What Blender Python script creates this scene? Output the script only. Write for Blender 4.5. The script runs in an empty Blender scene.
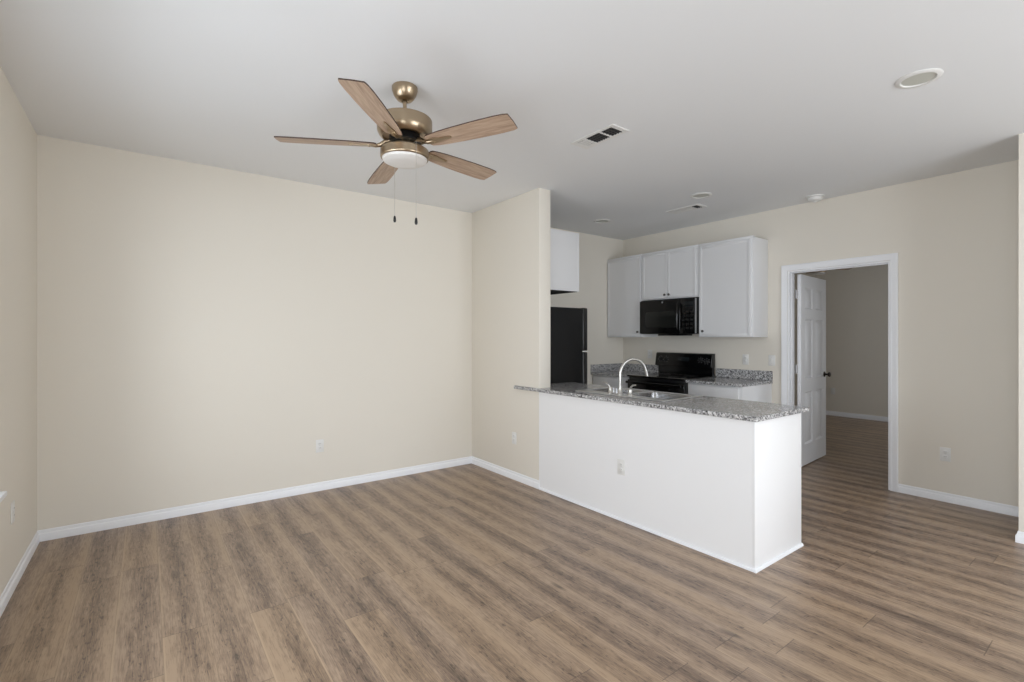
import bpy, bmesh, math, random
from mathutils import Vector, Matrix
R = math.radians
PI = math.pi
SC = bpy.context.scene
COL = SC.collection

# ---------------------------------------------------------------- camera
YAW = 0.6436
cd = bpy.data.cameras.new('camera'); cam = bpy.data.objects.new('camera', cd); COL.objects.link(cam)
cd.sensor_width = 36.0; cd.lens = 487.99 / 1024 * 36.0
cd.shift_y = -3.5 / 1024
cd.clip_start = 0.02
cam.location = (0, 0, 1.376); cam.rotation_euler = (PI / 2, 0, -YAW)
SC.camera = cam

# ---------------------------------------------------------------- world, exposure
w = bpy.data.worlds.new('world'); SC.world = w; w.use_nodes = True
bgn = w.node_tree.nodes['Background']
bgn.inputs[0].default_value = (0.80, 0.88, 1.0, 1); bgn.inputs[1].default_value = 1.0
SC.view_settings.view_transform = 'Standard'
SC.view_settings.look = 'None'
SC.view_settings.gamma = 1.0
SC.view_settings.use_curve_mapping = False
SC.view_settings.exposure = 0.09
SC.cycles.max_bounces = 10
SC.cycles.diffuse_bounces = 6
SC.cycles.sample_clamp_indirect = 6.0

# ---------------------------------------------------------------- room numbers
U0, U1, U2, V = -0.586, 2.861, 5.363, 4.548
T = 0.141                       # partition thickness
Y1 = 3.405                      # partition end
H = 2.742
UB, VB = 9.70, 0.30             # room beyond the doorway
VR = -2.40                      # wall behind the camera
CU, CV = 4.69, 0.58             # corner of the closet wall
WT = 0.115
DV0, DV1, DZ = 1.471, 2.348, 2.071   # doorway
LW = (1.50, 3.36, 0.62, 2.10)   # window in the left wall
LN = (-0.75, 0.90, 0.62, 2.10)  # unseen second window in the left wall, added for its light
RW = (1.60, 4.05, 0.12, 2.30)   # window in the wall behind the camera
BW = (7.9, 9.4, 0.60, 2.10)     # window of the far room

# daylight entering through the windows, the second left one being an addition
def daylight(name, loc, rot, sx, sy, power, col):
    l = bpy.data.lights.new(name, 'AREA'); l.shape = 'RECTANGLE'; l.size = sx; l.size_y = sy
    l.energy = power; l.color = col
    o = bpy.data.objects.new(name, l); COL.objects.link(o); o.location = loc; o.rotation_euler = rot
    return o
DAY = (0.895, 0.915, 1.0)
def left_light(name, win, power):
    daylight(name, (U0 - 0.085, (win[0] + win[1]) / 2, (win[2] + win[3]) / 2), (0, -PI / 2, 0), win[3] - win[2] - .02, win[1] - win[0] - .02, power, DAY)
left_light('daylight_left', LW, 17)
daylight('sky_left', (U0 - 0.90, 1.60, 1.70), (0, -PI / 2, 0), 1.8, 1.6, 64, DAY)     # brighter patch of sky outside that window
left_light('added_daylight_left', LN, 55)  # lamp of the added window, brightens the doorway wall and right side
daylight('daylight_rear', ((RW[0] + RW[1]) / 2, VR - 0.085, (RW[2] + RW[3]) / 2), (PI / 2, 0, 0), RW[1] - RW[0] - .02, RW[3] - RW[2] - .02, 116, DAY)
daylight('daylight_far_room', ((BW[0] + BW[1]) / 2, VB - 0.085, (BW[2] + BW[3]) / 2), (PI / 2, 0, 0), BW[1] - BW[0] - .02, BW[3] - BW[2] - .02, 25, DAY)

# ---------------------------------------------------------------- materials
def lin(c):
    return tuple(((v / 255 / 12.92) if v / 255 <= 0.04045 else ((v / 255 + 0.055) / 1.055) ** 2.4) for v in c) + (1.0,)

def mat(name, rgb, rough=0.5, metal=0.0, spec=0.5, bump=None, emit=None, coat=0.0, var=0.0):
    m = bpy.data.materials.new(name); m.use_nodes = True
    nt = m.node_tree; b = nt.nodes['Principled BSDF']
    b.inputs['Base Color'].default_value = lin(rgb)
    b.inputs['Roughness'].default_value = rough
    b.inputs['Metallic'].default_value = metal
    b.inputs['Specular IOR Level'].default_value = spec
    b.inputs['Coat Weight'].default_value = coat
    tc = nt.nodes.new('ShaderNodeTexCoord')
    if bump:
        n = nt.nodes.new('ShaderNodeTexNoise'); n.inputs['Scale'].default_value = bump[0]; n.inputs['Detail'].default_value = 3
        nt.links.new(tc.outputs['Object'], n.inputs['Vector'])
        bp = nt.nodes.new('ShaderNodeBump'); bp.inputs['Strength'].default_value = bump[1]; bp.inputs['Distance'].default_value = 0.002
        nt.links.new(n.outputs['Fac'], bp.inputs['Height']); nt.links.new(bp.outputs['Normal'], b.inputs['Normal'])
    if var:
        n2 = nt.nodes.new('ShaderNodeTexNoise'); n2.inputs['Scale'].default_value = 6; n2.inputs['Detail'].default_value = 4
        nt.links.new(tc.outputs['Object'], n2.inputs['Vector'])
        mx = nt.nodes.new('ShaderNodeMix'); mx.data_type = 'RGBA'
        c = lin(rgb)
        mx.inputs[6].default_value = tuple(v * (1 - var) for v in c[:3]) + (1,)
        mx.inputs[7].default_value = tuple(min(1, v * (1 + var)) for v in c[:3]) + (1,)
        nt.links.new(n2.outputs['Fac'], mx.inputs[0]); nt.links.new(mx.outputs[2], b.inputs['Base Color'])
    return m

class G:
    """small node-graph helper"""
    def __init__(s, m): s.nt = m.node_tree
    def n(s, t, **k):
        x = s.nt.nodes.new(t)
        for a, v in k.items(): setattr(x, a, v)
        return x
    def l(s, a, b): s.nt.links.new(a, b)
    def math(s, op, a, b=None, c=None):
        x = s.n('ShaderNodeMath', operation=op)
        for i, v in enumerate((a, b, c)):
            if v is None: continue
            if isinstance(v, (int, float)): x.inputs[i].default_value = v
            else: s.l(v, x.inputs[i])
        return x.outputs[0]
    def comb(s, a, b, c):
        x = s.n('ShaderNodeCombineXYZ')
        for i, v in enumerate((a, b, c)):
            if isinstance(v, (int, float)): x.inputs[i].default_value = v
            else: s.l(v, x.inputs[i])
        return x.outputs[0]
    def noise(s, vec, scale, detail=3, rough=0.5, dist=0.0):
        x = s.n('ShaderNodeTexNoise'); x.inputs['Scale'].default_value = scale; x.inputs['Detail'].default_value = detail
        x.inputs['Roughness'].default_value = rough; x.inputs['Distortion'].default_value = dist
        s.l(vec, x.inputs['Vector']); return x.outputs['Fac']
    def ramp(s, f, stops, interp='LINEAR'):
        x = s.n('ShaderNodeValToRGB'); x.color_ramp.interpolation = interp
        e = x.color_ramp.elements
        while len(e) < len(stops): e.new(0.5)
        for el, (p, c) in zip(e, stops): el.position = p; el.color = c if len(c) == 4 else lin(c)
        s.l(f, x.inputs[0]); return x.outputs[0]
    def mix(s, f, a, b, bt='MIX'):
        x = s.n('ShaderNodeMix', data_type='RGBA', blend_type=bt)
        for i, v in ((0, f), (6, a), (7, b)):
            if isinstance(v, (int, float)): x.inputs[i].default_value = v
            elif isinstance(v, tuple): x.inputs[i].default_value = v
            else: s.l(v, x.inputs[i])
        return x.outputs[2]

def plank_material():
    m = bpy.data.materials.new('vinyl_plank'); m.use_nodes = True
    g = G(m); b = m.node_tree.nodes['Principled BSDF']
    tc = g.n('ShaderNodeTexCoord'); sp = g.n('ShaderNodeSeparateXYZ'); g.l(tc.outputs['Object'], sp.inputs[0])
    x, y = sp.outputs[0], sp.outputs[1]
    W, L = 0.1775, 1.22
    px = g.math('DIVIDE', g.math('ADD', x, 10 * W - 0.947 + W), W)
    col = g.math('FLOOR', px); fx = g.math('FRACT', px)
    wn = g.n('ShaderNodeTexWhiteNoise', noise_dimensions='1D'); g.l(col, wn.inputs['W'])
    py = g.math('ADD', g.math('DIVIDE', y, L), g.math('MULTIPLY', wn.outputs['Value'], 7.3))
    row = g.math('FLOOR', py); fy = g.math('FRACT', py)
    wn2 = g.n('ShaderNodeTexWhiteNoise', noise_dimensions='2D'); g.l(g.comb(col, row, 0), wn2.inputs['Vector'])
    rnd = wn2.outputs['Value']; rc = g.n('ShaderNodeSeparateColor'); g.l(wn2.outputs['Color'], rc.inputs[0])
    r2, r3 = rc.outputs[0], rc.outputs[1]
    off = g.math('MULTIPLY', rnd, 37.0)
    # position inside the plank, in metres, shifted per plank
    xs = g.math('MULTIPLY', fx, W)
    v1 = g.comb(g.math('MULTIPLY', xs, 9), g.math('ADD', g.math('MULTIPLY', y, 1.3), off), off)
    broad = g.noise(v1, 1.0, 3, 0.55, 0.6)
    v2 = g.comb(g.math('MULTIPLY', xs, 60), g.math('ADD', g.math('MULTIPLY', y, 4.0), off), off)
    grain = g.noise(v2, 1.0, 4, 0.6, 0.8)
    v3 = g.comb(g.math('MULTIPLY', xs, 320), g.math('ADD', g.math('MULTIPLY', y, 14), off), off)
    fine = g.noise(v3, 1.0, 2, 0.5)
    v4 = g.comb(g.math('MULTIPLY', xs, 16), g.math('ADD', g.math('MULTIPLY', y, 9.0), off), off)
    patch = g.noise(v4, 1.0, 3, 0.6, 1.5)
    # heart of the plank is darker than its sides
    c0 = g.math('ADD', 0.36, g.math('MULTIPLY', r3, 0.34))
    dist = g.math('ABSOLUTE', g.math('SUBTRACT', fx, c0))
    heart = g.math('SUBTRACT', 1.0, g.math('MINIMUM', 1.0, g.math('MULTIPLY', dist, 2.1)))
    t = g.math('ADD', g.math('MULTIPLY', heart, g.math('ADD', 0.20, g.math('MULTIPLY', broad, 0.20))), g.math('MULTIPLY', broad, 0.45))
    t = g.math('ADD', t, g.math('MULTIPLY', g.math('SUBTRACT', grain, 0.5), 0.75))
    t = g.math('ADD', t, g.math('MULTIPLY', g.math('SUBTRACT', fine, 0.5), 0.85))
    t = g.math('ADD', t, g.math('MULTIPLY', g.math('SUBTRACT', patch, 0.5), 0.34))
    t = g.math('ADD', t, g.math('MULTIPLY', g.math('SUBTRACT', rnd, 0.5), 0.14))
    v5 = g.comb(g.math('MULTIPLY', xs, 95), g.math('ADD', g.math('MULTIPLY', y, 26), off), off)
    fl = g.ramp(g.noise(v5, 1.0, 3, 0.6, 0.5), [(0.56, (0, 0, 0, 1)), (0.72, (1, 1, 1, 1))])
    t = g.math('ADD', g.math('MULTIPLY', g.math('SUBTRACT', t, 0.44), 1.35), 0.42)
    t = g.math('ADD', t, g.math('MULTIPLY', g.math('MULTIPLY', fl, g.math('ADD', 0.25, heart)), 0.55))
    c = g.ramp(t, [(0.05, (166, 141, 115)), (0.38, (139, 116, 94)), (0.64, (115, 94, 75)), (1.0, (72, 56, 44))])
    grey = g.ramp(t, [(0.05, (166, 144, 124)), (0.38, (139, 118, 101)), (0.64, (114, 95, 81)), (1.0, (70, 57, 48))])
    c = g.mix(g.math('MULTIPLY', r2, 0.6), c, grey)
    # knots
    vk = g.comb(g.math('MULTIPLY', x, 5.4), g.math('MULTIPLY', y, 1.7), 0)
    vo = g.n('ShaderNodeTexVoronoi'); vo.inputs['Scale'].default_value = 1.0; g.l(vk, vo.inputs['Vector'])
    kn = g.ramp(vo.outputs['Distance'], [(0.0, (0.9, 0.9, 0.9, 1)), (0.055, (0.75, 0.75, 0.75, 1)), (0.13, (0.0, 0.0, 0.0, 1))])
    vs = g.n('ShaderNodeSeparateColor'); g.l(vo.outputs['Color'], vs.inputs[0])
    kn = g.math('MULTIPLY', kn, g.math('GREATER_THAN', vs.outputs[0], 0.30))
    kn = g.math('MULTIPLY', kn, g.math('ADD', 0.35, g.math('MULTIPLY', patch, 0.9)))
    c = g.mix(kn, c, lin((58, 43, 32)))
    # light bevelled long edges, thin dark joints
    ed = g.math('MINIMUM', fx, g.math('SUBTRACT', 1.0, fx))
    le = g.math('MULTIPLY', g.math('LESS_THAN', fx, 0.045), g.math('ADD', 0.25, r3))
    c = g.mix(g.math('MULTIPLY', le, 0.6), c, lin((180, 155, 127)))
    ey = g.math('MINIMUM', fy, g.math('SUBTRACT', 1.0, fy))
    je = g.math('LESS_THAN', ey, 0.0016)
    c = g.mix(g.math('MULTIPLY', je, 0.6), c, lin((72, 56, 44)))
    jl = g.math('LESS_THAN', ed, 0.008)
    c = g.mix(g.math('MULTIPLY', jl, 0.35), c, lin((90, 72, 58)))
    g.l(c, b.inputs['Base Color'])
    b.inputs['Roughness'].default_value = 0.42
    ro = g.math('ADD', 0.30, g.math('MULTIPLY', grain, 0.16)); g.l(ro, b.inputs['Roughness'])
    b.inputs['Specular IOR Level'].default_value = 0.85
    bp = g.n('ShaderNodeBump'); bp.inputs['Strength'].default_value = 0.18; bp.inputs['Distance'].default_value = 0.002
    hh = g.math('SUBTRACT', g.math('ADD', grain, fine), g.math('MULTIPLY', jl, 1.0))
    g.l(hh, bp.inputs['Height']); g.l(bp.outputs['Normal'], b.inputs['Normal'])
    return m

def granite_material():
    m = bpy.data.materials.new('granite'); m.use_nodes = True
    g = G(m); b = m.node_tree.nodes['Principled BSDF']
    tc = g.n('ShaderNodeTexCoord')
    def vor(sc):
        v = g.n('ShaderNodeTexVoronoi'); v.inputs['Scale'].default_value = sc
        g.l(tc.outputs['Object'], v.inputs['Vector'])
        s = g.n('ShaderNodeSeparateColor'); g.l(v.outputs['Color'], s.inputs[0]); return s.outputs[0]
    a = vor(125); d = vor(70)
    c = g.ramp(a, [(0.0, (44, 43, 45)), (0.18, (92, 91, 92)), (0.32, (146, 145, 146)), (0.56, (190, 189, 189)), (0.78, (226, 225, 225))], 'CONSTANT')
    c2 = g.ramp(d, [(0.0, (66, 65, 67)), (0.22, (152, 151, 152)), (0.62, (208, 207, 207))], 'CONSTANT')
    g.l(g.mix(0.4, c, c2), b.inputs['Base Color'])
    b.inputs['Roughness'].default_value = 0.14
    return m

def blade_material():
    m = bpy.data.materials.new('fan_blade_oak'); m.use_nodes = True
    g = G(m); b = m.node_tree.nodes['Principled BSDF']
    tc = g.n('ShaderNodeTexCoord'); mp = g.n('ShaderNodeMapping'); g.l(tc.outputs['Object'], mp.inputs[0])
    mp.inputs['Scale'].default_value = (5, 60, 60)
    n = g.noise(mp.outputs[0], 1.0, 4, 0.6, 0.8)
    mp2 = g.n('ShaderNodeMapping'); g.l(tc.outputs['Object'], mp2.inputs[0]); mp2.inputs['Scale'].default_value = (12, 220, 220)
    n2 = g.noise(mp2.outputs[0], 1.0, 3, 0.5, 0.2)
    t = g.math('ADD', g.math('MULTIPLY', n, 0.7), g.math('MULTIPLY', n2, 0.3))
    g.l(g.ramp(t, [(0.30, (138, 113, 94)), (0.5, (174, 148, 126)), (0.7, (196, 171, 149))]), b.inputs['Base Color'])
    b.inputs['Roughness'].default_value = 0.45
    return m

M = {}
M['floor'] = plank_material()
M['granite'] = granite_material()
M['blade'] = blade_material()
M['wall'] = mat('cream_wall_paint', (227, 221, 210), 0.62, spec=0.3, bump=(180, 0.12))
M['ceiling'] = mat('ceiling_paint', (232, 233, 234), 0.8, spec=0.2, bump=(150, 0.12))
M['trim'] = mat('white_trim_paint', (238, 239, 242), 0.35)
M['pen'] = mat('white_panel_paint', (240, 240, 241), 0.4, bump=(60, 0.04))
M['cab'] = mat('white_cabinet_paint', (226, 226, 227), 0.4)
M['plastic'] = mat('white_plastic', (228, 227, 224), 0.4)
M['slot'] = mat('dark_slot', (70, 68, 66), 0.6)
M['black'] = mat('black_gloss', (10, 10, 11), 0.12)
M['blacksat'] = mat('black_satin', (20, 20, 21), 0.30)
M['blackpeb'] = mat('black_pebbled_steel', (15, 15, 16), 0.5, spec=0.3, bump=(320, 0.3))
M['glassdark'] = mat('dark_oven_glass', (34, 35, 33), 0.06)
M['marking'] = mat('grey_marking', (150, 150, 150), 0.4)
M['display'] = mat('dim_clock_display', (30, 34, 36), 0.1)
M['chrome'] = mat('brushed_nickel', (196, 194, 190), 0.30, 1.0)
M['steel'] = mat('stainless_steel', (226, 226, 226), 0.36, 1.0)
M['bowl'] = mat('stainless_bowl_shaded', (150, 150, 151), 0.24, 1.0)  # sink steel made darker, shade inside the bowls put into the colour
M['brass'] = mat('antique_brass', (172, 154, 130), 0.30, 1.0)
M['bronze'] = mat('dark_bronze', (58, 50, 44), 0.35, 0.8)
M['nickelknob'] = mat('dark_pewter_knob', (96, 94, 92), 0.3, 0.9)
M['bladeedge'] = mat('blade_dark_edge', (66, 46, 36), 0.5)
M['frost'] = mat('frosted_fan_glass', (222, 219, 215), 0.35)
M['lens'] = mat('recessed_lens', (196, 196, 187), 0.5)
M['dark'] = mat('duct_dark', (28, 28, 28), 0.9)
M['hinge'] = mat('satin_hinge', (200, 200, 200), 0.4, 0.3)
def pane_material():
    m = bpy.data.materials.new('window_glass'); m.use_nodes = True
    g = G(m); nt = m.node_tree; nt.nodes.remove(nt.nodes['Principled BSDF'])
    t = g.n('ShaderNodeBsdfTransparent'); t.inputs[0].default_value = (0.96, 0.98, 0.97, 1)
    gl = g.n('ShaderNodeBsdfGlossy'); gl.inputs['Roughness'].default_value = 0.02
    x = g.n('ShaderNodeMixShader'); x.inputs[0].default_value = 0.06
    g.l(t.outputs[0], x.inputs[1]); g.l(gl.outputs[0], x.inputs[2]); g.l(x.outputs[0], nt.nodes['Material Output'].inputs[0])
    return m
M['glass'] = pane_material()

# ---------------------------------------------------------------- mesh helpers
def box(bm, x0, x1, y0, y1, z0, z1, bev=0.0, seg=2):
    b = bmesh.new()
    vs = [b.verts.new(p) for p in ((x0, y0, z0), (x1, y0, z0), (x1, y1, z0), (x0, y1, z0), (x0, y0, z1), (x1, y0, z1), (x1, y1, z1), (x0, y1, z1))]
    for f in ((3, 2, 1, 0), (4, 5, 6, 7), (0, 1, 5, 4), (1, 2, 6, 5), (2, 3, 7, 6), (3, 0, 4, 7)): b.faces.new([vs[i] for i in f])
    if bev: bmesh.ops.bevel(b, geom=b.edges[:], offset=bev, segments=seg, profile=0.5, affect='EDGES')
    merge(bm, b)

def merge(bm, b, mtx=None):
    if mtx: bmesh.ops.transform(b, matrix=mtx, verts=b.verts)
    me = bpy.data.meshes.new('tmp'); b.to_mesh(me); b.free(); bm.from_mesh(me); bpy.data.meshes.remove(me)

def frame_of(d):
    d = d.normalized(); a = Vector((0, 0, 1)) if abs(d.z) < 0.9 else Vector((1, 0, 0))
    u = d.cross(a).normalized(); return u, d.cross(u).normalized()

def tube(bm, pts, r, seg=12, cap=True):
    pts = [Vector(p) for p in pts]; rs = r if isinstance(r, (list, tuple)) else [r] * len(pts)
    rings = []; u0 = None
    for i, p in enumerate(pts):
        d = (pts[min(i + 1, len(pts) - 1)] - pts[max(i - 1, 0)])
        d.normalize()
        if u0 is None: u, v = frame_of(d)
        else:
            u = (u0 - d * u0.dot(d)).normalized(); v = d.cross(u)
        u0 = u
        rings.append([bm.verts.new(p + (u * math.cos(2 * PI * k / seg) + v * math.sin(2 * PI * k / seg)) * rs[i]) for k in range(seg)])
    for a, b in zip(rings, rings[1:]):
        for k in range(seg): bm.faces.new((a[k], a[(k + 1) % seg], b[(k + 1) % seg], b[k]))
    if cap: bm.faces.new(rings[0][::-1]); bm.faces.new(rings[-1])

def lathe(bm, prof, c=(0, 0, 0), seg=40, cap=True):
    rings = []
    for r, z in prof:
        rings.append([bm.verts.new((c[0] + r * math.cos(2 * PI * k / seg), c[1] + r * math.sin(2 * PI * k / seg), c[2] + z)) for k in range(seg)])
    for a, b in zip(rings, rings[1:]):
        for k in range(seg): bm.faces.new((a[k], a[(k + 1) % seg], b[(k + 1) % seg], b[k]))
    if cap: bm.faces.new(rings[0][::-1]); bm.faces.new(rings[-1])

def prism(bm, poly, mtx, depth):
    """poly in local xy, extruded depth along local z, placed by mtx"""
    b = bmesh.new()
    lo = [b.verts.new((p[0], p[1], 0)) for p in poly]; hi = [b.verts.new((p[0], p[1], depth)) for p in poly]
    n = len(poly)
    b.faces.new(lo[::-1]); b.faces.new(hi)
    for i in range(n): b.faces.new((lo[i], lo[(i + 1) % n], hi[(i + 1) % n], hi[i]))
    bmesh.ops.recalc_face_normals(b, faces=b.faces[:])
    merge(bm, b, mtx)

def cells(bm, xs, ys, keep, z0, z1, axis='z'):
    """slab made of the kept cells of a grid, one clean shell (holes and notches)"""
    def P(x, y, z): return (x, y, z) if axis == 'z' else ((z, x, y) if axis == 'x' else (x, z, y))
    vt = {}
    def v(i, j, k):
        if (i, j, k) not in vt: vt[(i, j, k)] = bm.verts.new(P(xs[i], ys[j], (z0, z1)[k]))
        return vt[(i, j, k)]
    K = {(i, j): bool(keep((xs[i] + xs[i + 1]) / 2, (ys[j] + ys[j + 1]) / 2)) for i in range(len(xs) - 1) for j in range(len(ys) - 1)}
    for (i, j), on in K.items():
        if not on: continue
        bm.faces.new((v(i, j, 1), v(i + 1, j, 1), v(i + 1, j + 1, 1), v(i, j + 1, 1)))
        bm.faces.new((v(i, j + 1, 0), v(i + 1, j + 1, 0), v(i + 1, j, 0), v(i, j, 0)))
        for (di, dj, a, b2) in ((-1, 0, (i, j + 1), (i, j)), (1, 0, (i + 1, j), (i + 1, j + 1)), (0, -1, (i, j), (i + 1, j)), (0, 1, (i + 1, j + 1), (i, j + 1))):
            if not K.get((i + di, j + dj)):
                bm.faces.new((v(*a, 0), v(*b2, 0), v(*b2, 1), v(*a, 1)))
    bmesh.ops.recalc_face_normals(bm, faces=bm.faces[:])

def obj(name, bm, m, parent=None, smooth=True, bevel=None):
    """link the bmesh as one mesh; its coordinates are world coordinates unless the parent is a local-built thing"""
    if parent is not None:
        off = Vector((0, 0, 0)); p = parent
        while p is not None: off += p.location; p = p.parent
        bmesh.ops.translate(bm, vec=-off, verts=bm.verts[:])
    me = bpy.data.meshes.new(name); bm.normal_update(); bm.to_mesh(me); bm.free()
    o = bpy.data.objects.new(name, me); COL.objects.link(o)
    for x in (m if isinstance(m, (list, tuple)) else [m]): me.materials.append(x)
    if smooth:
        me.shade_smooth()
        if hasattr(me, 'set_sharp_from_angle'): me.set_sharp_from_angle(angle=R(38))
    if bevel:
        b = o.modifiers.new('bevel', 'BEVEL'); b.width = bevel; b.segments = 2; b.limit_method = 'ANGLE'; b.angle_limit = R(50)
    if parent is not None: o.parent = parent
    return o

def thing(name, label, cat, loc=(0, 0, 0), group=None):
    o = bpy.data.objects.new(name, None); COL.objects.link(o); o.location = loc; o.empty_display_size = 0.1
    return tag(o, label, cat, group)

def tag(o, label, cat, group=None):
    o['label'] = label; o['category'] = cat
    if group: o['group'] = group
    return o

def struct(name, bm, m, parent=None, **k):
    o = obj(name, bm, m, parent, **k)
    if parent is None: o['kind'] = 'structure'
    return o

def dup(root, loc, rz, label):
    r = root.copy(); COL.objects.link(r); r.location = loc; r.rotation_euler = (0, 0, rz); r['label'] = label
    for ch in list(root.children):
        c = ch.copy(); COL.objects.link(c); c.parent = r
        for gch in ch.children:
            d = gch.copy(); COL.objects.link(d); d.parent = c
    return r

NB = bmesh.new

# ================================================================ SETTING
bm = NB(); box(bm, U0 - .2, UB + .2, VR - .2, V + .2, -0.10, 0.0); struct('floor', bm, M['floor'])
bm = NB(); box(bm, U0 - .2, UB + .2, VR - .2, V + .2, H, H + 0.10); struct('ceiling', bm, M['ceiling'])
bm = NB(); box(bm, U0 - WT, UB + WT, V, V + WT, 0, H); struct('wall_back', bm, M['wall'])
bm = NB(); cells(bm, [VR, LN[0], LN[1], LW[0], LW[1], V], [0, LW[2], LW[3], H], lambda a, b: not ((LW[0] < a < LW[1] or LN[0] < a < LN[1]) and LW[2] < b < LW[3]), U0 - WT, U0, 'x')
struct('wall_left', bm, M['wall'])
bm = NB(); cells(bm, [U0 - WT, RW[0], RW[1], UB + WT], [0, RW[2], RW[3], H], lambda a, b: not (RW[0] < a < RW[1] and RW[2] < b < RW[3]), VR - WT, VR, 'y')
struct('wall_rear', bm, M['wall'])
bm = NB(); box(bm, U1, U1 + T, Y1, V, 0, H, 0.004); struct('wall_partition', bm, M['wall'])
bm = NB(); cells(bm, [VR, DV0, DV1, V], [0, DZ, H], lambda a, b: not (DV0 < a < DV1 and b < DZ), U2, U2 + WT, 'x')
struct('wall_right', bm, M['wall'])
bm = NB(); cells(bm, [CU, CU + WT, U2], [VR, CV - WT, CV], lambda a, b: a < CU + WT or b > CV - WT, 0, H); struct('wall_closet', bm, M['wall'])
bm = NB(); box(bm, UB, UB + WT, VR, V, 0, H); struct('wall_bedroom', bm, M['wall'])
bm = NB(); cells(bm, [U2 + WT, BW[0], BW[1], UB], [0, BW[2], BW[3], H], lambda a, b: not (BW[0] < a < BW[1] and BW[2] < b < BW[3]), VB - WT, VB, 'y')
struct('wall_bedroom_side', bm, M['wall'])

# baseboards: profile swept along a polyline on the floor, room on the left of the path
BB = [(0, 0), (0.0135, 0), (0.0135, 0.047), (0.0115, 0.051), (0.0065, 0.054), (0.0060, 0.062), (0.0045, 0.072), (0, 0.076)]
def sweep(bm, path, prof=BB):
    pts = [Vector((p[0], p[1])) for p in path]; rings = []
    for i, p in enumerate(pts):
        d0 = (p - pts[i - 1]).normalized() if i else None
        d1 = (pts[i + 1] - p).normalized() if i < len(pts) - 1 else None
        d0 = d0 or d1; d1 = d1 or d0
        n0 = Vector((-d0.y, d0.x)); n1 = Vector((-d1.y, d1.x))
        m = (n0 + n1).normalized(); k = 1 / max(0.3, m.dot(n0))
        rings.append([bm.verts.new((p.x + m.x * o * k, p.y + m.y * o * k, z)) for o, z in prof])
    n = len(prof)
    for a, b in zip(rings, rings[1:]):
        for k in range(n): bm.faces.new((a[k], a[(k + 1) % n], b[(k + 1) % n], b[k]))
    bm.faces.new(rings[0]); bm.faces.new(rings[-1][::-1])
    bmesh.ops.recalc_face_normals(bm, faces=bm.faces[:])
def baseboard(name, path):
    bm = NB(); sweep(bm, path); return struct(name, bm, M['trim'])
EP = 0.0006
baseboard('baseboard_left', [(U0 + EP, V - .0145), (U0 + EP, VR)])
baseboard('baseboard_back', [(U1 - EP, V - EP), (U0 + EP, V - EP)])
baseboard('baseboard_partition', [(U1 - EP, 3.396), (U1 - EP, V - .0145)])
baseboard('baseboard_right', [(U2 - EP, CV + .0145), (U2 - EP, DV0 - .060)])
baseboard('baseboard_closet', [(CU - EP, VR), (CU - EP, CV + EP), (U2 - .0145, CV + EP)])
baseboard('baseboard_bedroom', [(UB - EP, VB), (UB - EP, V)])

# doorway: casing, jamb and stop
def casing_prof(bm, y0, y1, z0, z1, side):
    pass
bm = NB()
cw = 0.058
PF = [(0, 0), (0, 0.010), (0.006, 0.012), (0.012, 0.0095), (0.020, 0.011), (0.046, 0.017), (0.053, 0.018), (cw, 0.016), (cw, 0)]   # across, out
def casing(bm, sx):
    """mitred three-sided casing on wall face; sx=-1 faces -u at U2, +1 faces +u at U2+WT"""
    base = U2 - EP if sx < 0 else U2 + WT + EP
    rings = []
    a = 0.001
    path = [(DV0 - a, 0.0, -1, 0), (DV0 - a, DZ + a, -1, 1), (DV1 + a, DZ + a, 1, 1), (DV1 + a, 0.0, 1, 0)]
    for (y, z, dy, dz) in path:
        rings.append([bm.verts.new((base + sx * o, y + dy * c, z + dz * c)) for c, o in PF])
    n = len(PF)
    for A, B in zip(rings, rings[1:]):
        for k in range(n): bm.faces.new((A[k], A[(k + 1) % n], B[(k + 1) % n], B[k]))
    bm.faces.new(rings[0]); bm.faces.new(rings[-1][::-1])
    bmesh.ops.recalc_face_normals(bm, faces=bm.faces[:])
casing(bm, -1); struct('trim_1', bm, M['trim'])
bm = NB(); casing(bm, 1); struct('trim_2', bm, M['trim'])
bm = NB(); jt = 0.016
for (a, b) in ((DV0, DV0 + jt), (DV1 - jt, DV1)): box(bm, U2 + .001, U2 + WT - .001, a + EP, b - EP, 0, DZ - jt)
box(bm, U2 + .001, U2 + WT - .001, DV0 + EP, DV1 - EP, DZ - jt, DZ - EP)
for (a, b) in ((DV0 + jt, DV0 + jt + .010), (DV1 - jt - .010, DV1 - jt)): box(bm, U2 + .035, U2 + .068, a, b, 0, DZ - jt - .010, .002)
box(bm, U2 + .035, U2 + .068, DV0 + jt, DV1 - jt, DZ - jt - .010, DZ - jt, .002)
struct('trim_3', bm, M['trim'])

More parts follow.
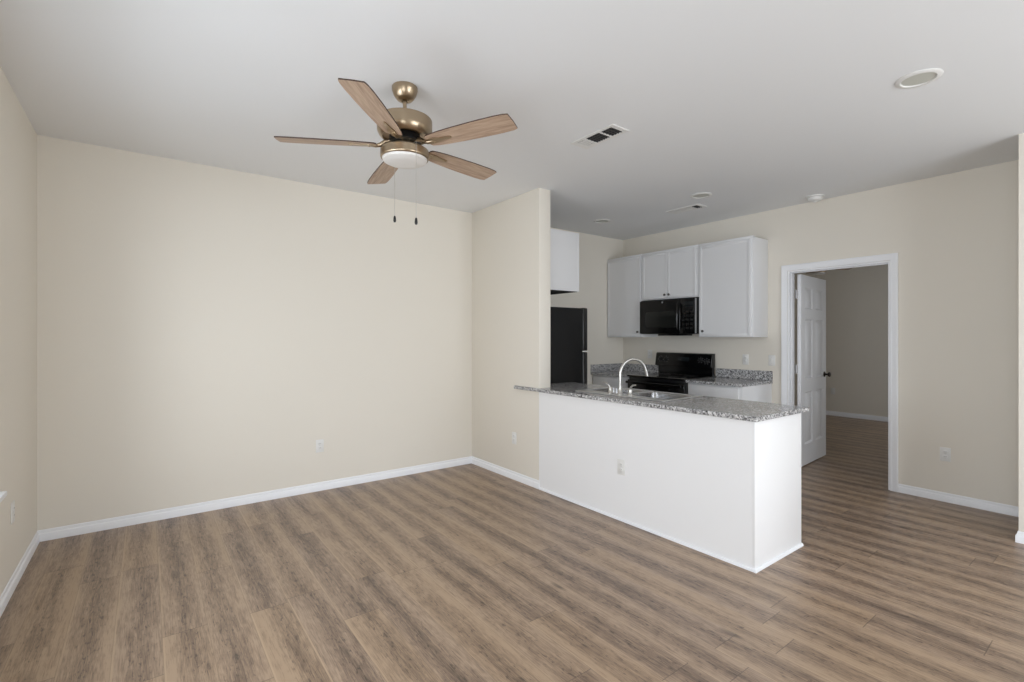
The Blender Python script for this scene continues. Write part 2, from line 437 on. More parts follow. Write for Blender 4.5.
# six-panel door, swung open into the far room; local x runs along the leaf, y through it
def six_panel(bm, Wd, Hd, th):
    st = 0.115; mid = 0.10
    pw = (Wd - 2 * st - mid) / 2
    zs = [(0.22, 0.78), (0.92, 1.56), (1.67, 1.90)]
    xs = [(st, st + pw), (st + pw + mid, Wd - st)]
    gx = sorted({0, Wd, *[a for p in xs for a in p]}); gz = sorted({0, Hd, *[a for p in zs for a in p]})
    inp = lambda x, z: any(a < x < b for a, b in xs) and any(a < z < b for a, b in zs)
    cells(bm, gx, gz, lambda x, z: not inp(x, z), 0, th, 'y')
    for a, b in xs:
        for c, d in zs:
            box(bm, a, b, .013, th - .013, c, d)
            for (f0, f1, s) in ((.013, .003, 1), (th - .013, th - .003, -1)):
                i0, i1 = 0.026, 0.056
                lo = [bm.verts.new(p) for p in ((a + i0, f0, c + i0), (b - i0, f0, c + i0), (b - i0, f0, d - i0), (a + i0, f0, d - i0))]
                hi = [bm.verts.new(p) for p in ((a + i1, f1, c + i1), (b - i1, f1, c + i1), (b - i1, f1, d - i1), (a + i1, f1, d - i1))]
                fs = [bm.faces.new(hi)] + [bm.faces.new((lo[k], lo[(k + 1) % 4], hi[(k + 1) % 4], hi[k])) for k in range(4)]
                # ogee slope from the stile edge down to the groove
                e0 = [bm.verts.new(p) for p in ((a, f0 + s * -.0128, c), (b, f0 + s * -.0128, c), (b, f0 + s * -.0128, d), (a, f0 + s * -.0128, d))]
                e1 = [bm.verts.new(p) for p in ((a + .016, f0 - s * .0004, c + .016), (b - .016, f0 - s * .0004, c + .016), (b - .016, f0 - s * .0004, d - .016), (a + .016, f0 - s * .0004, d - .016))]
                for k in range(4): bm.faces.new((e0[k], e0[(k + 1) % 4], e1[(k + 1) % 4], e1[k]))
    bmesh.ops.recalc_face_normals(bm, faces=bm.faces[:])
bm = NB(); six_panel(bm, 0.81, 2.03, 0.035)
door = struct('door_1', bm, M['trim'])
def knob_set(bm, x, z, th):
    for s, y in ((-1, 0.0), (1, th)):
        b = NB(); lathe(b, [(.002, 0), (.031, 0.001), (.031, .006), (.024, .010), (.011, .014), (.010, .034), (.022, .040), (.027, .050), (.026, .060), (.016, .067), (.001, .068)], seg=24)
        merge(bm, b, Matrix.Translation((x, y, z)) @ Matrix.Rotation(R(90) * (1 if s < 0 else -1), 4, 'X'))
bm = NB(); knob_set(bm, 0.745, 0.94, 0.035); obj('door_knob', bm, M['bronze'], door)
for z in (0.22, 1.03, 1.82):
    bm = NB(); box(bm, -0.041, -0.0005, 0.030, 0.0365, z - .045, z + .045, .001); tube(bm, [(-0.019, 0.043, z - .047), (-0.019, 0.043, z + .047)], .0085, 10)
    obj('hinge', bm, M['hinge'], door)
door.location = (5.520, 2.284, 0.012); door.rotation_euler = (0, 0, R(4.6))

# windows (the left one shows only the horn of its sill)
def window(name, axis, a0, a1, z0, z1, wall_in, out, sill=True):
    """axis 'y': window in a wall of constant x. wall_in: inner face, out: direction to outside (+1/-1)"""
    def bx(bm, a, b, d0, d1, c, d, bev=0.0):
        lo, hi = sorted((wall_in + out * d0, wall_in + out * d1))
        if axis == 'y': box(bm, lo, hi, a, b, c, d, bev)
        else: box(bm, a, b, lo, hi, c, d, bev)
    bm = NB(); f = 0.045
    bx(bm, a0 + .001, a0 + f, .05, .10, z0, z1, .002); bx(bm, a1 - f, a1 - .001, .05, .10, z0, z1, .002)
    bx(bm, a0 + f, a1 - f, .05, .10, z0 + .001, z0 + f, .002); bx(bm, a0 + f, a1 - f, .05, .10, z1 - f, z1 - .001, .002)
    mid = (a0 + a1) / 2
    bx(bm, mid - .03, mid + .03, .05, .10, z0 + f, z1 - f, .002)
    zm = (z0 + z1) / 2; bx(bm, a0 + f, a1 - f, .055, .095, zm - .018, zm + .018, .002)
    o = struct(name, bm, M['trim'])
    for (a, b) in ((a0 + f, mid - .03), (mid + .03, a1 - f)):
        for (c, d) in ((z0 + f, zm - .018), (zm + .018, z1 - f)):
            bm = NB(); bx(bm, a, b, .073, .077, c, d); obj('pane', bm, M['glass'], o)
    if sill:
        bm = NB(); bx(bm, a0 - .055, a1 + .055, -.040, -.0006, z0 - .022, z0 + .002, .004); bx(bm, a0 + .001, a1 - .001, -.002, .05, z0 + .0005, z0 + .002)
        obj('window_sill', bm, M['trim'], o)
    return o
window('window_1', 'y', *LW, U0, -1)
window('window_2', 'x', *RW, VR, -1)
window('window_3', 'x', *BW, VB, -1)
window('window_4_added', 'y', *LN, U0, -1)  # unseen window, put in to carry the extra left light

# ================================================================ PENINSULA
PU0, PU1, PV0 = 2.861, 3.475, 1.436
pen = thing('kitchen_peninsula', 'long white kitchen peninsula base standing on the plank floor under the granite top', 'peninsula', (3.17, 2.4, 0))
bm = NB(); box(bm, PU0, PU0 + .11, PV0 + .0125, Y1 - .0006, 0, .8825); obj('front_panel', bm, M['pen'], pen)
bm = NB(); box(bm, PU0 - .001, PU1, PV0, PV0 + .012, 0, .8825, .0015); obj('end_panel', bm, M['pen'], pen)
bm = NB(); box(bm, PU0 + .1105, PU1 - .001, PV0 + .0125, 2.08, .10, .8825)
box(bm, PU0 + .1105, PU1 - .001, 3.06, 3.60 - .001, .10, .8825) if False else None
box(bm, PU0 + .1105, PU1 - .001, 3.10, 3.391, .10, .8825)
box(bm, PU0 + .1105, PU1 - .001, 2.08, 3.10, .10, .66); box(bm, PU1 - .004, PU1 - .001, 2.08, 3.10, .66, .8825)
obj('cabinet_body', bm, M['cab'], pen)
for k in range(4):
    a = 1.47 + k * .48
    bm = NB(); box(bm, PU1 - .0005, PU1 + .018, a, a + .46, .12, .86, .002); obj('door', bm, M['cab'], pen)
SH = [(0, 0), (0.013, 0), (0.012, 0.008), (0.008, 0.015), (0, 0.018)]
bm = NB(); sweep(bm, [(PU1, PV0 - EP), (PU0 - .0016, PV0 - EP), (PU0 - .0016, 3.391)][::1] if False else [(PU0 - .0016, 3.389), (PU0 - .0016, PV0 - EP), (PU1, PV0 - EP)][::-1], SH)
obj('shoe_molding', bm, M['trim'], pen)

# granite top, notched around the partition end, cut out for the sink
SK = (2.965, 3.470, 2.145, 3.045)         # sink outline u0 u1 v0 v1
hole = (SK[0] + .02, SK[1] - .02, SK[2] + .02, SK[3] - .02)
CT0, CT1 = .884, .914
tx = [2.831, U1 - .0008, hole[0], U1 + T + .0008, hole[1], 3.535]
tx = sorted(tx)
ty = [1.410, hole[2], hole[3], Y1 - .0008, 3.690, 3.749]
def keep(x, y):
    if hole[0] < x < hole[1] and hole[2] < y < hole[3]: return False
    if y < Y1 - .0008: return True
    if x < U1 - .0008: return True
    return x > U1 + T + .0008 and y < 3.690
bm = NB(); cells(bm, tx, ty, keep, CT0, CT1)
top = tag(obj('granite_countertop', bm, M['granite'], bevel=.005), 'speckled grey granite top on the white peninsula, wrapped past the partition end', 'countertop')

# ---------------------------------------------------------------- sink
sink = thing('kitchen_sink', 'stainless double bowl drop-in sink set in the granite peninsula top', 'sink', (3.22, 2.60, CT1))
bowls = [(3.070, 3.440, 2.178, 2.578), (3.070, 3.440, 2.612, 3.012)]
bm = NB()
xs = sorted({SK[0], SK[1], 3.070, 3.440}); ys = sorted({SK[2], SK[3], 2.178, 2.578, 2.612, 3.012})
cells(bm, xs, ys, lambda x, y: not any(a < x < b and c < y < d for a, b, c, d in bowls), CT1 + .0006, CT1 + .0085)
obj('rim', bm, M['steel'], sink, bevel=.004)
def rrect(x0, x1, y0, y1, r, z, n=5):
    out = []
    for cx, cy, a0 in ((x1 - r, y1 - r, 0), (x0 + r, y1 - r, 90), (x0 + r, y0 + r, 180), (x1 - r, y0 + r, 270)):
        for k in range(n + 1):
            a = R(a0 + 90 * k / n); out.append((cx + r * math.cos(a), cy + r * math.sin(a), z))
    return out
for (a, b, c, d) in bowls:
    bm = NB(); rings = []
    zt = CT1 + .0070
    for ins, dz, rr in ((-.003, 0, .012), (.002, -.004, .035), (.006, -.05, .05), (.014, -.14, .055), (.024, -.160, .055), (.045, -.172, .05), (.10, -.176, .04)):
        rings.append([bm.verts.new(p) for p in rrect(a + ins, b - ins, c + ins, d - ins, rr, zt + dz)])
    for A, B in zip(rings, rings[1:]):
        n = len(A)
        for k in range(n): bm.faces.new((A[k], B[k], B[(k + 1) % n], A[(k + 1) % n]))
    bm.faces.new(rings[-1])
    bw = obj('bowl', bm, M['bowl'], sink)
    bm = NB(); lathe(bm, [(.001, .004), (.020, .0035), (.036, .006), (.044, .003), (.045, 0)], ((a + b) / 2, (c + d) / 2, zt - .1755), 24, cap=False)
    obj('drain', bm, M['chrome'], bw)

# ---------------------------------------------------------------- faucet
fu, fv, fz = 3.030, 2.600, CT1 + .0078
fa = thing('faucet', 'brushed nickel gooseneck faucet with two lever handles on the sink deck', 'faucet', (fu, fv, fz))
bm = NB(); b = NB(); lathe(b, [(.001, 0), (.030, 0), (.030, .004), (.022, .012), (.017, .03), (.0125, .045), (.012, .06), (.001, .06)], (fu, fv, fz), 24); merge(bm, b)
dirv = Vector((0.96, -0.30, 0)).normalized(); pts = []
rad = 0.122; zc = fz + .158
pts += [Vector((fu, fv, fz + .05)), Vector((fu, fv, fz + .11)), Vector((fu, fv, zc))]
for k in range(1, 17):
    t = PI * k / 16 * 0.93
    pts.append(Vector((fu, fv, zc)) + dirv * (rad - rad * math.cos(t)) + Vector((0, 0, rad * math.sin(t))))
pts.append(pts[-1] + Vector((dirv.x * .012, dirv.y * .012, -.045)))
tube(bm, pts, [.0105] * (len(pts) - 2) + [.0115, .012], 14)
obj('spout', bm, M['chrome'], fa)
for s in (-1, 1):
    y = fv + s * .102
    bm = NB(); lathe(bm, [(.001, 0), (.026, 0), (.026, .004), (.019, .012), (.014, .032), (.015, .046), (.010, .054), (.001, .055)], (fu, y, fz), 20)
    hd = obj('handle', bm, M['chrome'], fa)
    bm = NB()
    tube(bm, [(fu, y, fz + .044), (fu - .006, y + s * .012, fz + .066), (fu - .012, y + s * .034, fz + .082), (fu - .016, y + s * .066, fz + .088)], [.0085, .0078, .0062, .0048], 10)
    obj('lever', bm, M['chrome'], hd)

# ================================================================ KITCHEN WALL
# wall cabinets
def slab_door(bm, face, y0, y1, z0, z1, side=-1, axis='x', rail=0.030):
    """recessed-panel door on a plane; side -1 faces the negative direction"""
    def bx(d0, d1, a, b, c, d, bev=0.0):
        lo, hi = sorted((face + side * d0, face + side * d1))
        if axis == 'x': box(bm, lo, hi, a, b, c, d, bev)
        else: box(bm, a, b, lo, hi, c, d, bev)
    bx(.0005, .0158, y0 + .004, y1 - .004, z0 + .004, z1 - .004)
    bx(.0005, .019, y0, y0 + rail, z0, z1, .0015); bx(.0005, .019, y1 - rail, y1, z0, z1, .0015)
    bx(.0005, .019, y0 + rail, y1 - rail, z0, z0 + rail, .0015); bx(.0005, .019, y0 + rail, y1 - rail, z1 - rail, z1, .0015)
def knob(bm, x, y, z, direction):
    b = NB(); lathe(b, [(.001, 0), (.007, .0), (.006, .012), (.0135, .017), (.0145, .022), (.011, .027), (.001, .029)], seg=16)
    rot = {'-x': Matrix.Rotation(R(-90), 4, 'Y'), '+x': Matrix.Rotation(R(90), 4, 'Y'), '-y': Matrix.Rotation(R(90), 4, 'X')}[direction]
    merge(bm, b, Matrix.Translation((x, y, z)) @ rot)
CF = U2 - .318      # face frame plane; doors stand 19 mm proud
def wall_cab(label, y0, y1, z0, z1, doors, knobs):
    t = thing('wall_cabinet', label, 'cabinet', (U2, (y0 + y1) / 2, z0), 'white wall cabinets of the kitchen')
    bm = NB(); box(bm, CF, U2 - EP, y0, y1, z0, z1, .0015)
    box(bm, CF - .004, CF + .03, y0, y1, z1 - .014, z1 + .012, .003)
    obj('body', bm, M['cab'], t)
    for (a, b), k in zip(doors, knobs):
        bm = NB(); slab_door(bm, CF, a, b, z0 + .012, z1 - .022); d = obj('door', bm, M['cab'], t)
        bm = NB(); knob(bm, CF - .0185, k[0], k[1], '-x'); obj('knob', bm, M['nickelknob'], d)
    return t
wall_cab('white wall cabinet in the kitchen corner, left of the microwave', 3.968, V - .0008, 1.380, 2.427, [(3.984, 4.535)], [(4.018, 1.447)])
wall_cab('short white two-door wall cabinet directly above the black microwave', 3.174, 3.966, 1.842, 2.427, [(3.584, 3.950), (3.204, 3.580)], [(3.612, 1.892), (3.552, 1.892)])
wall_cab('tall white wall cabinet right of the microwave, nearest the doorway', 2.550, 3.172, 1.380, 2.427, [(2.572, 3.156)], [(3.108, 1.447)])

# microwave
mw = thing('microwave_oven', 'black over-the-range microwave mounted under the short white cabinet', 'microwave', (5.15, 3.5570, 1.41))
F = 4.985
bm = NB(); box(bm, F + .028, U2 - .001, 3.1800, 3.9610, 1.418, 1.838, .004); obj('body', bm, M['blacksat'], mw)
bm = NB(); cells(bm, [3.3820, 3.4420, 3.8670, 3.9590], [1.424, 1.50, 1.69, 1.826], lambda a, b: not (3.4420 < a < 3.8670 and 1.50 < b < 1.69), F, F + .027, 'x')
md = obj('door', bm, M['black'], mw, bevel=.003)
bm = NB(); box(bm, F + .003, F + .010, 3.4425, 3.8665, 1.5005, 1.6895); obj('window', bm, M['glassdark'], md)
bm = NB(); tube(bm, [(F - .001, 3.3990, 1.47), (F - .028, 3.3990, 1.485), (F - .034, 3.3990, 1.60), (F - .034, 3.3990, 1.66), (F - .028, 3.3990, 1.765), (F - .001, 3.3990, 1.78)], .011, 10); obj('handle', bm, M['black'], md)
bm = NB(); box(bm, F, F + .027, 3.1870, 3.3780, 1.424, 1.826, .003); cp = obj('control_panel', bm, M['black'], mw)
bm = NB(); box(bm, F - .0012, F + .0005, 3.2120, 3.3520, 1.735, 1.79, .0005); obj('display', bm, M['display'], cp)
for r_ in range(5):
    for c_ in range(3):
        y, z = 3.2320 + c_ * .048, 1.485 + r_ * .047
        bm = NB(); box(bm, F - .0016, F + .0004, y - .017, y + .017, z - .014, z + .014, .0006); obj('button', bm, M['blacksat'], cp)
bm = NB(); box(bm, F + .002, F + .026, 3.1815, 3.1860, 1.424, 1.826); obj('edge_trim', bm, M['steel'], mw)
bm = NB(); box(bm, F - .004, F + .0, 3.6120, 3.6320, 1.79, 1.810, .002); obj('emblem', bm, M['marking'], md)
bm = NB(); box(bm, F + .03, F + .20, 3.3470, 3.7070, 1.398, 1.4175, .003); obj('vent_cover', bm, M['black'], mw)

# range
rg = thing('electric_range', 'black freestanding electric range with tall rear control panel', 'stove', (4.98, 3.53, 0))
RY0, RY1 = 3.127, 3.921
bm = NB(); box(bm, 4.735, 5.335, RY0, RY1, 0.02, .900, .004); obj('body', bm, M['blacksat'], rg)
bm = NB(); box(bm, 4.695, 5.335, RY0 - .001, RY1 + .001, .9005, .922, .006, 3); ck = obj('cooktop', bm, M['black'], rg)
for (x, y, r_) in ((4.86, 3.33, .095), (4.86, 3.72, .075), (5.12, 3.33, .075), (5.12, 3.72, .095)):
    bm = NB(); lathe(bm, [(r_, .0), (r_ + .004, .0), (r_ + .004, .0006), (r_, .0006), (r_, 0)], (x, y, .9222), 40, cap=False); obj('burner_ring', bm, M['slot'], ck)
bm = NB(); box(bm, 4.700, 4.734, RY0 + .004, RY1 - .004, .235, .868, .005); od = obj('oven_door', bm, M['black'], rg)
bm = NB(); box(bm, 4.6975, 4.7005, RY0 + .15, RY1 - .15, .40, .68, .001); obj('window', bm, M['glassdark'], od)
bm = NB(); tube(bm, [(4.658, RY0 + .02, .840), (4.658, RY1 - .02, .840)], .015, 12)
for y in (RY0 + .05, RY1 - .05): tube(bm, [(4.658, y, .840), (4.702, y, .840)], .010, 8)
obj('handle', bm, M['black'], od)
bm = NB(); box(bm, 4.704, 4.734, RY0 + .004, RY1 - .004, .05, .225, .005); obj('drawer', bm, M['black'], rg)
bm = NB(); box(bm, 5.285, 5.335, RY0 + .026, RY1 - .020, .9225, 1.025); obj('back_riser', bm, M['black'], rg)
# sloped console
bm = NB(); prism(bm, [(5.245, 1.022), (5.336, 1.022), (5.336, 1.186), (5.285, 1.186), (5.268, 1.176)], Matrix(((1, 0, 0, 0), (0, 0, 1, RY0 + .018), (0, 1, 0, 0), (0, 0, 0, 1))), RY1 - RY0 - .016)
co = obj('control_console', bm, M['black'], rg, bevel=.004)
nrm = Vector((-.154, 0, .023)).normalized()
def on_console(y, z):
    x = 5.245 + (z - 1.022) / .154 * .023; return Vector((x, y, z))
for y, z in ((3.205, 1.095), (3.285, 1.108), (3.765, 1.105), (3.840, 1.105)):
    p = on_console(y, z); bm = NB(); b = NB(); lathe(b, [(.001, -.002), (.024, -.002), (.024, .004), (.018, .010), (.016, .024), (.001, .025)], seg=20); box(b, -.003, .003, -.016, .016, .022, .030, .001)
    merge(bm, b, Matrix.Translation(p) @ Vector((0, 0, 1)).rotation_difference(nrm).to_matrix().to_4x4()); kn = obj('knob', bm, M['blacksat'], co)
    for k in range(7):
        a = R(-60 + k * 50); q = on_console(y + .034 * math.cos(a), z + .034 * math.sin(a)) + nrm * .0003
        bm = NB(); box(bm, q.x - .001, q.x + .0006, q.y - .003, q.y + .003, q.z - .003, q.z + .003); obj('dial_mark', bm, M['marking'], kn)
p = on_console(3.52, 1.11); bm = NB(); box(bm, p.x - .003, p.x + .012, 3.44, 3.60, 1.085, 1.135, .001); obj('clock_display', bm, M['display'], co)

# base cabinets, granite tops and splashes either side of the range
def base_cab(label, y0, y1):
    t = thing('base_cabinet', label, 'cabinet', (5.05, (y0 + y1) / 2, 0), 'white base cabinets beside the range')
    bm = NB(); box(bm, 4.752, U2 - .001, y0, y1, .10, .8835, .0015); box(bm, 4.83, U2 - .001, y0 + .001, y1 - .001, 0, .0995); obj('body', bm, M['cab'], t)
    bm = NB(); slab_door(bm, 4.752, y0 + .035, y1 - .02, .12, .70); d = obj('door', bm, M['cab'], t)
    bm = NB(); knob(bm, 4.7335, y1 - .06, .64, '-x'); obj('knob', bm, M['nickelknob'], d)
    bm = NB(); box(bm, 4.733, 4.7515, y0 + .035, y1 - .02, .72, .865, .002); d = obj('drawer', bm, M['cab'], t)
    bm = NB(); knob(bm, 4.733, (y0 + y1) / 2, .745, '-x'); obj('knob', bm, M['nickelknob'], d)
base_cab('white base cabinet right of the range, nearest the doorway', 2.510, 3.121)
base_cab('white base cabinet in the kitchen corner left of the range', 3.929, V - .001)
CK = 4.712
bm = NB(); cells(bm, [CK, U2 - .021, U2 - EP], [2.500, 3.1235], lambda a, b: True, CT0, CT1)
box(bm, U2 - .020, U2 - EP, 2.500, 3.140, CT1 + .0003, 1.016)
tag(obj('granite_countertop', bm, M['granite'], bevel=.003), 'short speckled granite counter right of the black range, with low splash', 'countertop')
bm = NB(); box(bm, CK, U2 - EP, 3.9245, V - EP, CT0, CT1)
box(bm, U2 - .020, U2 - EP, 3.9365, V - EP, CT1 + .0003, 1.016); box(bm, CK, U2 - .0203, V - .020, V - EP, CT1 + .0003, 1.016)
tag(obj('granite_countertop', bm, M['granite'], bevel=.003), 'granite corner counter between the black range and refrigerator, splash on two walls', 'countertop')

# refrigerator and the cabinet above it
FR0, FR1 = 3.735, 4.485
fr = thing('refrigerator', 'black top-freezer refrigerator beside the partition, seen from its side', 'refrigerator', (3.42, 4.11, 0))
bm = NB(); box(bm, 3.035, 3.752, FR0, FR1, .02, 1.690, .006); obj('body', bm, M['blackpeb'], fr)
bm = NB(); box(bm, 3.757, 3.832, FR0 + .002, FR1 - .002, .08, 1.219, .014, 3); d = obj('refrigerator_door', bm, M['blacksat'], fr)
bm = NB(); tube(bm, [(3.833, FR1 - .06, .75), (3.868, FR1 - .06, .78), (3.868, FR1 - .06, 1.14), (3.833, FR1 - .06, 1.18)], .012, 10); obj('handle', bm, M['blacksat'], d)
bm = NB(); box(bm, 3.757, 3.832, FR0 + .002, FR1 - .002, 1.233, 1.696, .014, 3); d = obj('freezer_door', bm, M['blacksat'], fr)
bm = NB(); tube(bm, [(3.833, FR1 - .06, 1.27), (3.868, FR1 - .06, 1.30), (3.868, FR1 - .06, 1.55), (3.833, FR1 - .06, 1.58)], .012, 10); obj('handle', bm, M['blacksat'], d)
bm = NB(); box(bm, 3.745, 3.836, FR0 - .002, FR0 + .08, 1.2215, 1.2305, .001); obj('hinge', bm, M['plastic'], fr)
bm = NB(); box(bm, 3.752, 3.80, FR0 + .03, FR1 - .03, .02, .075); obj('toe_grille', bm, M['blacksat'], fr)

oc = thing('wall_cabinet', 'white cabinet high over the refrigerator, side panel beside the partition edge', 'cabinet', (3.3, 4.09, 1.845))
bm = NB(); box(bm, U1 + T + .001, 3.578, 3.632, V - .001, 1.850, 2.456, .0015); obj('body', bm, M['cab'], oc)
for a, b in ((3.633, 4.085), (4.089, 4.535)):
    bm = NB(); slab_door(bm, 3.578, a, b, 1.853, 2.455, side=1); d = obj('door', bm, M['cab'], oc)
    bm = NB(); knob(bm, 3.5965, 4.087 + (-.03 if a < 4 else .03), 1.90, '+x'); obj('knob', bm, M['nickelknob'], d)
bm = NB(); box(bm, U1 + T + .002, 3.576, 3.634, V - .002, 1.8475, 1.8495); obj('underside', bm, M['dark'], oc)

# ================================================================ OUTLETS AND SWITCHES  (built facing -y, at the origin)
def plate(bm):
    box(bm, -.035, .035, -.0058, -.0006, -.057, .057, .002)
out0 = thing('wall_outlet', '', 'outlet', (0, 0, 0), 'white wall outlets')
bm = NB(); plate(bm); obj('cover_plate', bm, M['plastic'], out0)
for z in (-.0195, .0195):
    bm = NB(); b = NB(); lathe(b, [(.001, 0), (.0165, 0), (.0165, .002), (.015, .003), (.001, .003)], seg=24); merge(bm, b, Matrix.Translation((0, -.0056, z)) @ Matrix.Rotation(R(90), 4, 'X'))
    rc = obj('receptacle', bm, M['plastic'], out0)
    for x in (-.006, .006):
        bm = NB(); box(bm, x - .0012, x + .0012, -.0090, -.0080, z - .001, z + .007); obj('slot', bm, M['slot'], rc)
bm = NB(); box(bm, -.0025, .0025, -.0066, -.0052, -.0025, .0025, .0005); obj('screw', bm, M['hinge'], out0)
FACE = {'-y': 0, '-x': -PI / 2, '+x': PI / 2}
spots = [((1.250, V, .402), '-y', 'white wall outlet low on the long cream wall below the ceiling fan'),
         ((U1, 3.774, .400), '-x', 'pale outlet low on the cream partition wall, left of the peninsula'),
         ((PU0, 2.442, .402), '-x', 'white outlet set in the white front of the peninsula'),
         ((U2, 1.093, .397), '-x', 'white outlet low on the cream wall right of the doorway'),
         ((U0, 3.775, .420), '+x', 'pale outlet low on the left wall beneath the window sill'),
         ((U2, 2.795, 1.130), '-x', 'white outlet above the granite splash right of the range'),
         ((U2, 4.09, 1.155), '-x', 'pale outlet above the corner splash left of the range'),
         ((UB, 3.49, .43), '-x', 'dim outlet low on the far wall of the room beyond the doorway')]
for i, (p, f, lab) in enumerate(spots):
    if i == 0: out0.location = p; out0.rotation_euler = (0, 0, FACE[f]); out0['label'] = lab
    else: dup(out0, p, FACE[f], lab)
sw = thing('light_switch', 'white light switch plate on the wall between backsplash and doorway', 'light switch', (0, 0, 0))
bm = NB(); plate(bm); obj('cover_plate', bm, M['plastic'], sw)
bm = NB(); box(bm, -.0055, .0055, -.016, -.0055, -.006, .012, .0015); obj('toggle', bm, M['plastic'], sw)
for z in (-.03, .03):
    bm = NB(); box(bm, -.0025, .0025, -.0066, -.0052, z - .0025, z + .0025, .0005); obj('screw', bm, M['hinge'], sw)
sw.location = (U2, 2.510, 1.130); sw.rotation_euler = (0, 0, -PI / 2)

# ================================================================ CEILING FITTINGS (built hanging from z = 0)
def ceiling_vent(label, loc, ends, opens):
    """three-way register; ends: the three louvre banks along y, opens: banks one looks up into from the living room"""
    vt = thing('ceiling_vent', label, 'vent', loc, 'ceiling air registers')
    LX, LY = .083, .195
    ys = [-LY] + [v for e in ends for v in e] + [LY]
    inside = lambda b: any(e[0] < b < e[1] for e in ends)
    o = lambda bm: bmesh.ops.translate(bm, vec=Vector(loc), verts=bm.verts[:])
    bm = NB(); cells(bm, [-LX, -.058, .058, LX], ys, lambda a, b: not (abs(a) < .058 and inside(b)), -.0085, -.0006); o(bm)
    obj('frame', bm, M['plastic'], vt, bevel=.003)
    bm = NB(); box(bm, -.058, .058, ends[0][0], ends[-1][1], -.0016, -.0004); o(bm)
    obj('duct_shade_plate', bm, M['dark'], vt)  # dark plate below a solid ceiling, its colour stands for the unlit duct
    for (a, b), op in zip(ends, opens):
        bm = NB(); n = max(3, int((b - a) / (.020 if op else .0125)))
        for k in range(n):
            y = a + (k + .5) * (b - a) / n
            if op: box(bm, -.0575, .0575, y - .0008, y + .0008, -.0078, -.0020)
            else: box(bm, -.0575, .0575, y - .0052, y + .0052, -.0076, -.0066)
        for x in (-.029, 0, .029): box(bm, x - .0008, x + .0008, a, b, -.0072, -.0024)
        o(bm); obj('louver_bank', bm, M['slot'] if op else M['plastic'], vt)  # slats of the open banks coloured dark, shade of the duct painted in
ceiling_vent('white ceiling register with dark open louvres, right of the fan', (2.463, 2.299, H), [(-.160, -.066), (-.052, .072), (.086, .160)], (1, 1, 0))
ceiling_vent('white ceiling register over the kitchen, beside a recessed light', (4.585, 3.035, H), [(-.160, -.095), (-.083, .060), (.072, .160)], (1, 0, 0))

cl = thing('recessed_light', 'white trimmed recessed light at upper right of the living room ceiling', 'ceiling light', (0, 0, 0), 'unlit recessed ceiling lights')
bm = NB(); lathe(bm, [(.072, -.004), (.076, -.009), (.092, -.008), (.099, -.003), (.0995, -.0006), (.072, -.0006), (.072, -.004)], seg=48, cap=False); obj('trim_ring', bm, M['plastic'], cl)
bm = NB(); lathe(bm, [(.001, -.0042), (.05, -.0040), (.0715, -.0032), (.0715, -.0008), (.001, -.0008)], seg=48); obj('lens', bm, M['lens'], cl)
cl.location = (3.258, .772, H)
dup(cl, (4.266, 2.661, H), 0, 'recessed light in the ceiling over the kitchen, nearest the living room')
dup(cl, (4.272, 3.939, H), 0, 'recessed light in the dim kitchen ceiling near the corner cabinets')

sd = thing('smoke_detector', 'round white smoke detector on the ceiling by the doorway wall', 'smoke detector', (5.178, 2.018, H))
c0 = (5.178, 2.018, H)
bm = NB(); lathe(bm, [(.001, -.0006), (.078, -.0006), (.078, -.010), (.072, -.012), (.001, -.012)], c0, 40); obj('base', bm, M['plastic'], sd)
bm = NB(); lathe(bm, [(.001, -.0125), (.060, -.0125), (.064, -.018), (.062, -.034), (.052, -.044), (.030, -.048), (.001, -.049)], c0, 40); obj('cover', bm, M['plastic'], sd)
bm = NB(); lathe(bm, [(.001, -.0475), (.016, -.0475), (.015, -.056), (.001, -.057)], c0, 24); obj('test_button', bm, M['plastic'], sd)

# ================================================================ CEILING FAN (local, origin on the ceiling)
fan = thing('ceiling_fan', 'five-blade ceiling fan in antique brass with oak blades over the living room', 'ceiling fan', (0, 0, 0), 'ceiling fans')
Z = lambda z: z - H
bm = NB(); lathe(bm, [(.066, -.0006), (.069, -.004), (.069, -.016), (.067, -.026), (.060, -.046), (.049, -.063), (.039, -.073), (.021, -.077), (.012, -.071)], seg=40, cap=False); obj('canopy', bm, M['brass'], fan)
bm = NB(); lathe(bm, [(.0105, -.06), (.0105, Z(2.572))], seg=20); lathe(bm, [(.0105, Z(2.594)), (.020, Z(2.588)), (.024, Z(2.572)), (.03, Z(2.568))], seg=24, cap=False); obj('downrod', bm, M['brass'], fan)
bm = NB(); lathe(bm, [(.024, Z(2.572)), (.10, Z(2.569)), (.138, Z(2.565)), (.1455, Z(2.562)), (.148, Z(2.557)), (.148, Z(2.554)), (.148, Z(2.510)), (.148, Z(2.506)), (.1455, Z(2.494)), (.137, Z(2.477)), (.126, Z(2.466)), (.119, Z(2.464)), (.116, Z(2.476)), (.085, Z(2.482)), (.03, Z(2.482))], seg=56, cap=False); obj('motor_housing', bm, M['brass'], fan)
bm = NB(); lathe(bm, [(.03, Z(2.481)), (.082, Z(2.478)), (.086, Z(2.440)), (.060, Z(2.434)), (.03, Z(2.434))], seg=40, cap=False); obj('flywheel', bm, M['blacksat'], fan)
bm = NB(); lathe(bm, [(.030, Z(2.436)), (.058, Z(2.433)), (.062, Z(2.425)), (.062, Z(2.404)), (.075, Z(2.396)), (.03, Z(2.396))], seg=40, cap=False); obj('switch_housing', bm, M['brass'], fan)
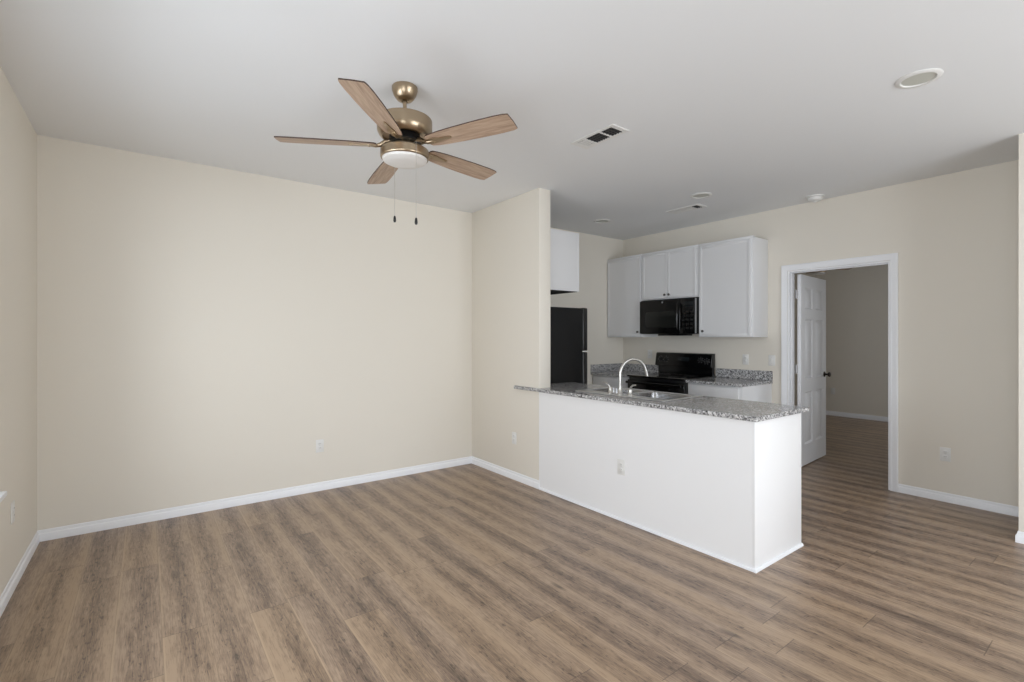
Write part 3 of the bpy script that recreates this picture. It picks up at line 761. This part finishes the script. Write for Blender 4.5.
bm = NB(); lathe(bm, [(.04, Z(2.398)), (.104, Z(2.400)), (.124, Z(2.398)), (.1285, Z(2.395)), (.1300, Z(2.390)), (.1300, Z(2.387)), (.1300, Z(2.359)), (.1300, Z(2.356)), (.1275, Z(2.350)), (.1225, Z(2.347)), (.121, Z(2.352)), (.121, Z(2.37)), (.04, Z(2.37))], seg=56, cap=False); obj('light_ring', bm, M['brass'], fan)
bm = NB(); lathe(bm, [(.1205, Z(2.360)), (.1205, Z(2.347)), (.116, Z(2.337)), (.100, Z(2.329)), (.070, Z(2.324)), (.03, Z(2.322)), (.001, Z(2.3218))], seg=56, cap=False); obj('light_diffuser', bm, M['frost'], fan)
# blades
hw = [(.150, .030), (.158, .043), (.19, .050), (.24, .0565), (.34, .063), (.46, .0675), (.57, .0685), (.625, .0655), (.642, .0615)]
SAG = (0.4, 2.0, 0.9, -1.8, -1.3)      # slight droop of each blade, degrees
BZ = 2.416 - H; PITCH = -R(10.8)
for i in range(5):
    a = 9.9 + 72 * i
    bm = NB(); poly = [(r_, -h_) for r_, h_ in hw] + [(.650, -.058), (.653, 0.0), (.650, .058)] + [(r_, h_) for r_, h_ in hw[::-1]]
    prism(bm, poly, Matrix.Identity(4), .0065)
    for f in bm.faces:
        f.normal_update()
        f.material_index = 1 if abs(f.normal.z) < .5 else 0
    bl = obj('blade', bm, [M['blade'], M['bladeedge']], fan, smooth=False)
    bl.location = (0, 0, BZ); bl.rotation_euler = (Matrix.Rotation(R(a), 3, 'Z') @ Matrix.Rotation(R(SAG[i]), 3, 'Y') @ Matrix.Rotation(PITCH, 3, 'X')).to_euler()
    # blade iron: in the blade's own frame, so it is its sub-part
    bm = NB()
    prism(bm, [(.14, -.016), (.18, -.021), (.205, -.021), (.235, -.013), (.290, -.008), (.298, 0), (.290, .008), (.235, .013), (.205, .021), (.18, .021), (.14, .016)], Matrix.Translation((0, 0, -.005)), .0048)
    tube(bm, [(.070, 0, .030), (.10, 0, .022), (.128, 0, .004), (.155, 0, -.003), (.18, 0, -.003)], [.012, .0125, .012, .009, .005], 10)
    for q in ((.19, -.013), (.19, .013), (.28, 0)): lathe(bm, [(.001, -.008), (.005, -.0075), (.0055, -.005), (.001, -.005)], (q[0], q[1], 0), 12, cap=False)
    me = bpy.data.meshes.new('blade_iron'); bm.to_mesh(me); bm.free(); me.materials.append(M['brass']); me.shade_smooth(); me.set_sharp_from_angle(angle=R(40))
    ir = bpy.data.objects.new('blade_iron', me); COL.objects.link(ir); ir.parent = bl
# pull chains: one near the viewer's side, one behind the light
fwd = Vector((.414, .910, 0)); rgt = Vector((.910, -.414, 0))
for lat, fw, zb in ((.058, -.122, 1.998), (-.056, .126, 2.062)):
    p = rgt * lat + fwd * fw
    bm = NB(); q = p.normalized() * .058
    tube(bm, [(q.x, q.y, Z(2.412)), (p.x, p.y, Z(2.405)), (p.x, p.y, Z(2.395)), (p.x, p.y, Z(zb))], .0013, 6)
    n = int((2.39 - zb) / .012)
    ch = obj('pull_chain', bm, M['chrome'], fan)
    bm = NB(); lathe(bm, [(.001, .006), (.004, .005), (.0065, -.004), (.008, -.020), (.006, -.030), (.001, -.032)], (p.x, p.y, Z(zb)), 14); obj('chain_pull', bm, M['blacksat'], ch)
fan.location = (1.130, 2.481, H)
dup(fan, (8.10, 3.14, H), R(110), 'ceiling fan in the far room, glimpsed at the top of the doorway')
